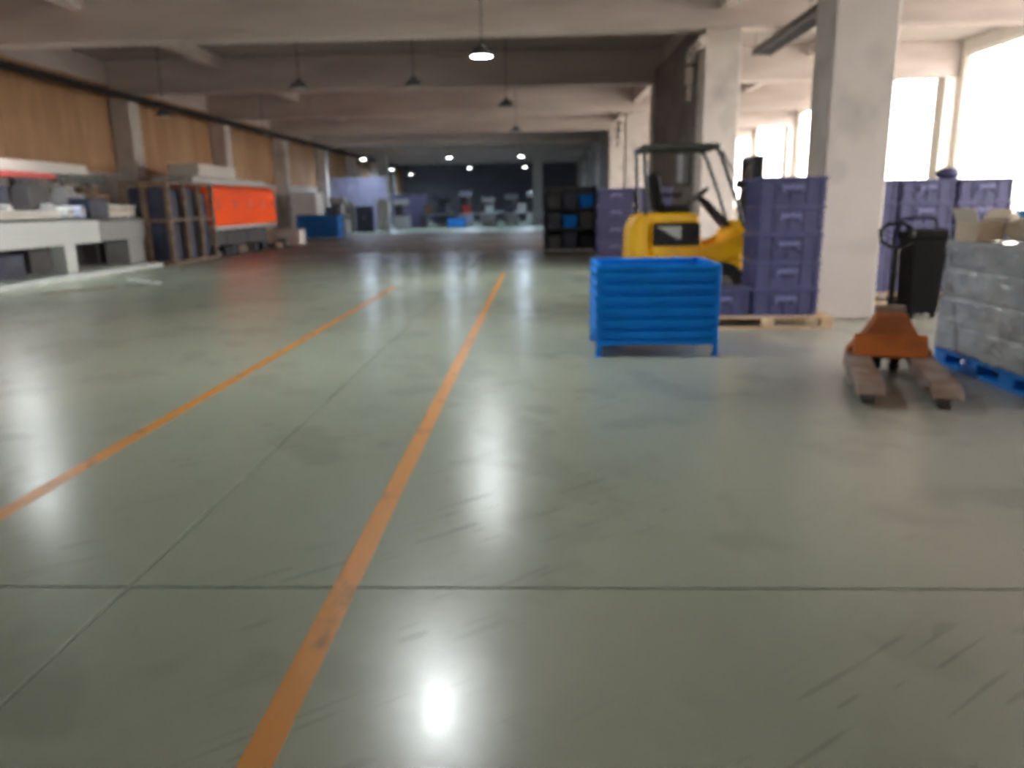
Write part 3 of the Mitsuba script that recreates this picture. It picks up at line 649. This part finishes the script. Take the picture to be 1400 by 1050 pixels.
for i in range(6):
    y = 21.1 + .46 * i
    m_ = ('m_navy', 'm_navy', 'm_dark', 'm_navy', 'm_grey', 'm_navy')[i]
    thing('upright_panel', [('', bx(-11.15, -10.14 - .02 * (i % 2), y, y + .38, .102, 2.08 - .07 * (i % 3), .012), m_)], '%s upright panel stack in the brown post rack, %s from the white machine' % (('dark grey' if m_ == 'm_dark' else 'grey' if m_ == 'm_grey' else 'navy'), ('first', 'second', 'third', 'fourth', 'fifth', 'sixth')[i]), 'panel', group='panels in the post rack')
# orange hood machine
om = [('hood', extr([(-12.0, .94), (-12.0, 2.2), (-10.55, 2.24), (-10.35, 2.12), (-10.3, .94)], 24.3, 30.6, 'xz', .04), 'm_redorange', 30, 'glossy orange-red hood'),
      ('base', bx(-12.0, -10.75, 24.4, 30.5, 0, .80, .02), 'm_navy'), ('skirt', bx(-12.0, -10.36, 24.35, 30.55, .80, .94, .01), 'm_grey_light'),
      ('top_cover', bx(-12.0, -10.7, 24.2, 30.7, 2.24, 2.50, .03), 'm_grey_light'), ('top_box', bx(-11.9, -10.9, 25.2, 28.3, 2.5, 2.92, .02), 'm_white_warm')]
for k in range(5):
    y = 24.9 + 1.35 * k
    om.append(('handle', tube([(-10.31, y, 1.5), (-10.24, y, 1.52), (-10.24, y, 1.74), (-10.32, y, 1.76)], .015, 8), 'm_steel', True))
for k in range(4):
    0 and om.append(('hood_seam', bx(-10.37, -10.305, 25.5 + 1.3 * k, 25.52 + 1.3 * k, .96, 2.0), 'm_dark'))
for k in range(3):
    om.append(('base_door', bx(-10.76, -10.73, 24.6 + 1.95 * k, 26.4 + 1.95 * k, .08, .74, .006), 'm_dark'))
0 and om.append(('end_cabinet', bx(-12.0, -10.5, 30.75, 31.0, 0, 2.2, .02), 'm_dark'))
thing('hooded_machine', om, 'machine with a long glossy orange-red hood and pale box on top', 'machine')
for i, (x0, x1, m_, l) in enumerate(((-11.5, -10.75, 'm_card_pale', 'darker tan box beside the cream box, near the orange hood'), (-10.7, -9.75, 'm_white_warm', 'cream box on the floor past the orange hood'))):
    thing('floor_box', [('body', bx(x0, x1, 31.4, 32.3, 0.0, .56, .012), m_), ('lid', bx(x0 - .015, x1 + .015, 31.385, 32.315, .56, .61, .008), m_)], l, 'box')
for i in range(9):
    x, y = -10.05 + rng.uniform(-.35, .2), 24.8 + .7 * i
    h = rng.uniform(.12, .30)
    thing('scrap_box', [('', bx(-.2, .2, -.24, .24, 0, h, .01), ('m_dark', 'm_blackmatt', 'm_navy', 'm_brown')[i % 4])], '%s scrap box on the floor under the orange hood, %s from the navy rack' % (('dark', 'black', 'navy', 'brown')[i % 4], ('first', 'second', 'third', 'fourth', 'fifth', 'sixth', 'seventh', 'eighth', 'ninth')[i]), 'box', (x - .2, y, 0), rng.uniform(-20, 20), group='scrap boxes under the orange hood')
# white wrapped stacks behind
thing('white_stack', [('', wrapped(1.3, 1.6, 2.2, 9, rows=5), 'm_film', 35)], 'tall white film-wrapped stack beyond the orange hood', 'wrapped load', (-12.3, 38.6, 0))

# ------------------------------------------------------------------ dark shelving by the third column
rk = []
X0, X1, Y0, Y1 = .15, 1.75, 24.0, 24.9
for x in (X0, X1 - .06):
    for y in (Y0, Y1 - .06):
        rk.append(('post', bx(x, x + .06, y, y + .06, 0, 2.0, .004), 'm_black'))
rk.append(('back_panel', bx(X0, X1, Y1, Y1 + .02, .05, 2.0), 'm_dark'))
for x in (X0 - .012, X1):
    rk.append(('side_panel', bx(x, x + .012, Y0, Y1, .05, 2.0), 'm_dark'))
zs = (.15, .75, 1.35)
for z in zs:
    rk.append(('shelf', bx(X0, X1, Y0, Y1, z - .04, z, .004), 'm_dark'))
thing('storage_rack', rk, 'black steel storage rack loaded with dark bins, beyond the purple stacks', 'rack')
for j, z in enumerate(zs):
    for i in range(3):
        m_ = ('m_dark', 'm_navy', 'm_blackmatt', 'm_navy', 'm_blue', 'm_dark', 'm_dark', 'm_navy', 'm_blue')[(j * 3 + i) % 9]
        cn = {'m_dark': 'dark grey', 'm_navy': 'navy', 'm_blackmatt': 'black', 'm_blue': 'blue'}[m_]
        h = .36 + .1 * ((i + j) % 2)
        b = extr([(-.19, 0), (.19, 0), (.22, h), (-.22, h)], -.3, .3, 'xz', .012)
        thing('storage_bin', [('body', b, m_, 30), ('rim', bx(-.235, .235, -.31, .31, h, h + .025, .006), m_)], '%s bin on the %s shelf of the black rack, %s along it' % (cn, ('lowest', 'middle', 'upper')[j], ('first', 'second', 'third')[i]), 'bin', (X0 + .3 + .5 * i, 24.42, z), group='bins on the black rack')

# ------------------------------------------------------------------ the lit far end of the hall
for x in (-11.6, -.1):
    struct('column', [('', bx(x - .35, x + .35, 58.5, 59.2, 0, ZC, .02), 'm_wall')], 'pale column in the far end of the hall')
# hanging strip curtain
sc_ = [('rail', bx(-13.2, -9.7, 50.0, 50.08, 3.22, 3.3), 'm_grey')]
for k in range(16):
    x = -13.18 + .215 * k
    sc_.append(('strip', bx(x, x + .20, 50.02 + .02 * (k % 2), 50.03 + .02 * (k % 2), .06, 3.22), 'm_lilac'))
sc_.append(('rail/post', bx(-13.28, -13.2, 50.0, 50.08, 0, 3.3), 'm_grey')); sc_.append(('rail/post', bx(-9.7, -9.62, 50.0, 50.08, 0, 3.3), 'm_grey'))
thing('strip_curtain', sc_, 'pale lilac strip curtain hanging at the far end by the boarded wall', 'curtain')
# far purple stacks
n = 0
for c in range(3):
    for k in range(7):
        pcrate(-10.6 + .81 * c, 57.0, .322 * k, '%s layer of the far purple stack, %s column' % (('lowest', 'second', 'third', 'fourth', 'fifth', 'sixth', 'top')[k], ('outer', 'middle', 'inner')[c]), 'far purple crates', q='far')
def workbench(w, m_):
    p = [('top', bx(0, w, 0, .8, .82, .88, .008), m_)]
    for x in (.03, w - .09):
        for y in (.03, .71):
            p.append(('leg', bx(x, x + .06, y, y + .06, 0, .82), 'm_dark'))
    p.append(('shelf', bx(.05, w - .05, .06, .74, .25, .28), 'm_grey'))
    return p
def press(m_, h):
    return [('base', bx(0, 1.0, 0, .9, 0, .8, .03), m_), ('column', bx(.1, .5, .25, .65, .8, h - .4, .02), 'm_dark'), ('head', bx(.02, .95, .15, .75, h - .4, h, .04), m_),
            ('spindle', cyl((.72, .45, 1.05), (.72, .45, h - .4), .06, 12), 'm_steel', 30), ('table', bx(.45, 1.05, .1, .8, .98, 1.04, .01), 'm_galv'), ('table/support', bx(.5, .7, .3, .6, .8, .98), 'm_dark')]
far = [(-11.9, 44.0, 'm_grey', 2.0, 'grey'), (-10.0, 53.5, 'm_white', 1.9, 'white'), (-7.6, 58.5, 'm_dark', 2.0, 'dark'), (-6.1, 60.0, 'm_skyblue_white', 2.5, 'bluish white'), (-4.3, 58.0, 'm_white', 2.0, 'white'), (-2.6, 59.0, 'm_grey_light', 2.2, 'light grey'),
       (-1.0, 61.5, 'm_white', 2.4, 'white'), (.9, 58.0, 'm_grey', 2.1, 'grey'), (2.0, 52.0, 'm_grey_light', 1.8, 'light grey'), (-8.7, 64.0, 'm_navy', 2.3, 'navy'), (-12.4, 62.0, 'm_lilac', 2.4, 'lilac')]
pos = ['nearest the strip curtain', 'before the far purple stack', 'just right of the far purple stack', 'under the far lamps, tallest', 'between the benches', 'in the middle of the far end', 'farthest back by the pale column', 'beside the pale inner column', 'closest to the inner column row', 'behind the far purple stack', 'in the far corner by the boards']
for (x, y, m_, h, cn), q in zip(far, pos):
    thing('press_machine', press(m_, h), '%s press machine %s' % (cn, q), 'machine', (x, y, 0), rng.uniform(-15, 15))
for i, (x, y, w, m_) in enumerate(((-8.2, 55.0, 2.2, 'm_grey_light'), (-5.4, 55.5, 2.4, 'm_white'), (-2.4, 55.2, 2.0, 'm_grey_light'), (.2, 54.0, 1.8, 'm_white'), (-4.0, 63.0, 2.6, 'm_grey_light'))):
    thing('workbench', workbench(w, m_), ('far workbench beside the purple stack', 'far workbench carrying the red box', 'far workbench in the middle aisle', 'far workbench by the inner column row', 'light grey workbench farthest back in the hall')[i], 'workbench', (x, y, 0))
items = [(-5.2, 55.6, 'm_red', .55, 'red box on the far workbench'), (-4.3, 55.7, 'm_dark', .7, 'dark box beside the red box'), (-3.6, 55.7, 'm_white', .5, 'white box at the end of the red box bench'), (-7.9, 55.2, 'm_brown', .6, 'brown box on the bench by the purple stack'),
         (-7.0, 55.2, 'm_navy', .5, 'navy box on the bench by the purple stack'), (-2.2, 55.4, 'm_navy', .8, 'navy box on the middle far bench'), (-1.3, 55.4, 'm_white', .6, 'white box on the middle far bench'), (.5, 54.2, 'm_blue', .45, 'blue box on the bench by the inner column row'), (1.2, 54.2, 'm_dark', .6, 'dark box on the bench by the inner column row')]
for x, y, m_, h, l in items:
    thing('bench_box', [('body', bx(-.3, .3, -.22, .22, 0, h, .02), m_), ('lid', bx(-.31, .31, -.23, .23, h, h + .04, .01), m_)], l, 'box', (x + .1, y + .15, .88))
thing('blue_tub', [('tub', extr([(-.55, 0), (.55, 0), (.62, .55), (-.62, .55)], -.4, .4, 'xz', .02), 'm_blue_plastic', 30), ('rim', bx(-.65, .65, -.43, .43, .55, .6, .01), 'm_blue_plastic')], 'bright blue tub on the lit far floor', 'tub', (-5.6, 53.4, 0))

# things standing before the strip curtain
for i, (x, y, w, h, m_, l) in enumerate(((-13.0, 46.6, .9, 1.5, 'm_navy', 'navy cabinet before the strip curtain, closest to the boards'), (-11.9, 46.9, .8, 1.75, 'm_grey', 'grey cabinet before the strip curtain'), (-10.9, 46.4, 1.0, 1.5, 'm_navy', 'wide navy cabinet before the strip curtain'),
                                       (-9.85, 47.6, .7, 1.9, 'm_grey_light', 'pale grey cabinet at the end of the strip curtain'), (2.1, 45.5, 1.0, 1.7, 'm_navy', 'navy cabinet at the far inner column row'), (.6, 47.0, .9, 1.4, 'm_blue_dark', 'dark blue cabinet behind the black storage rack'))):
    p = [('carcass', bx(0, w, .02, .6, .06, h, .01), m_), ('plinth', bx(.03, w - .03, .06, .57, 0, .06), 'm_dark')]
    for k in range(2):
        p.append(('door', bx(.02 + k * (w / 2 - .015), w / 2 - .005 + k * (w / 2 - .015), 0, .02, .09, h - .03, .004), m_))
        p.append(('door/handle', bx(w / 2 - .05 + .07 * k, w / 2 - .03 + .07 * k, -.02, 0, h * .5, h * .5 + .14), 'm_steel'))
    thing('steel_cabinet', p, l, 'cabinet', (x, y, 0), rng.uniform(-4, 4))
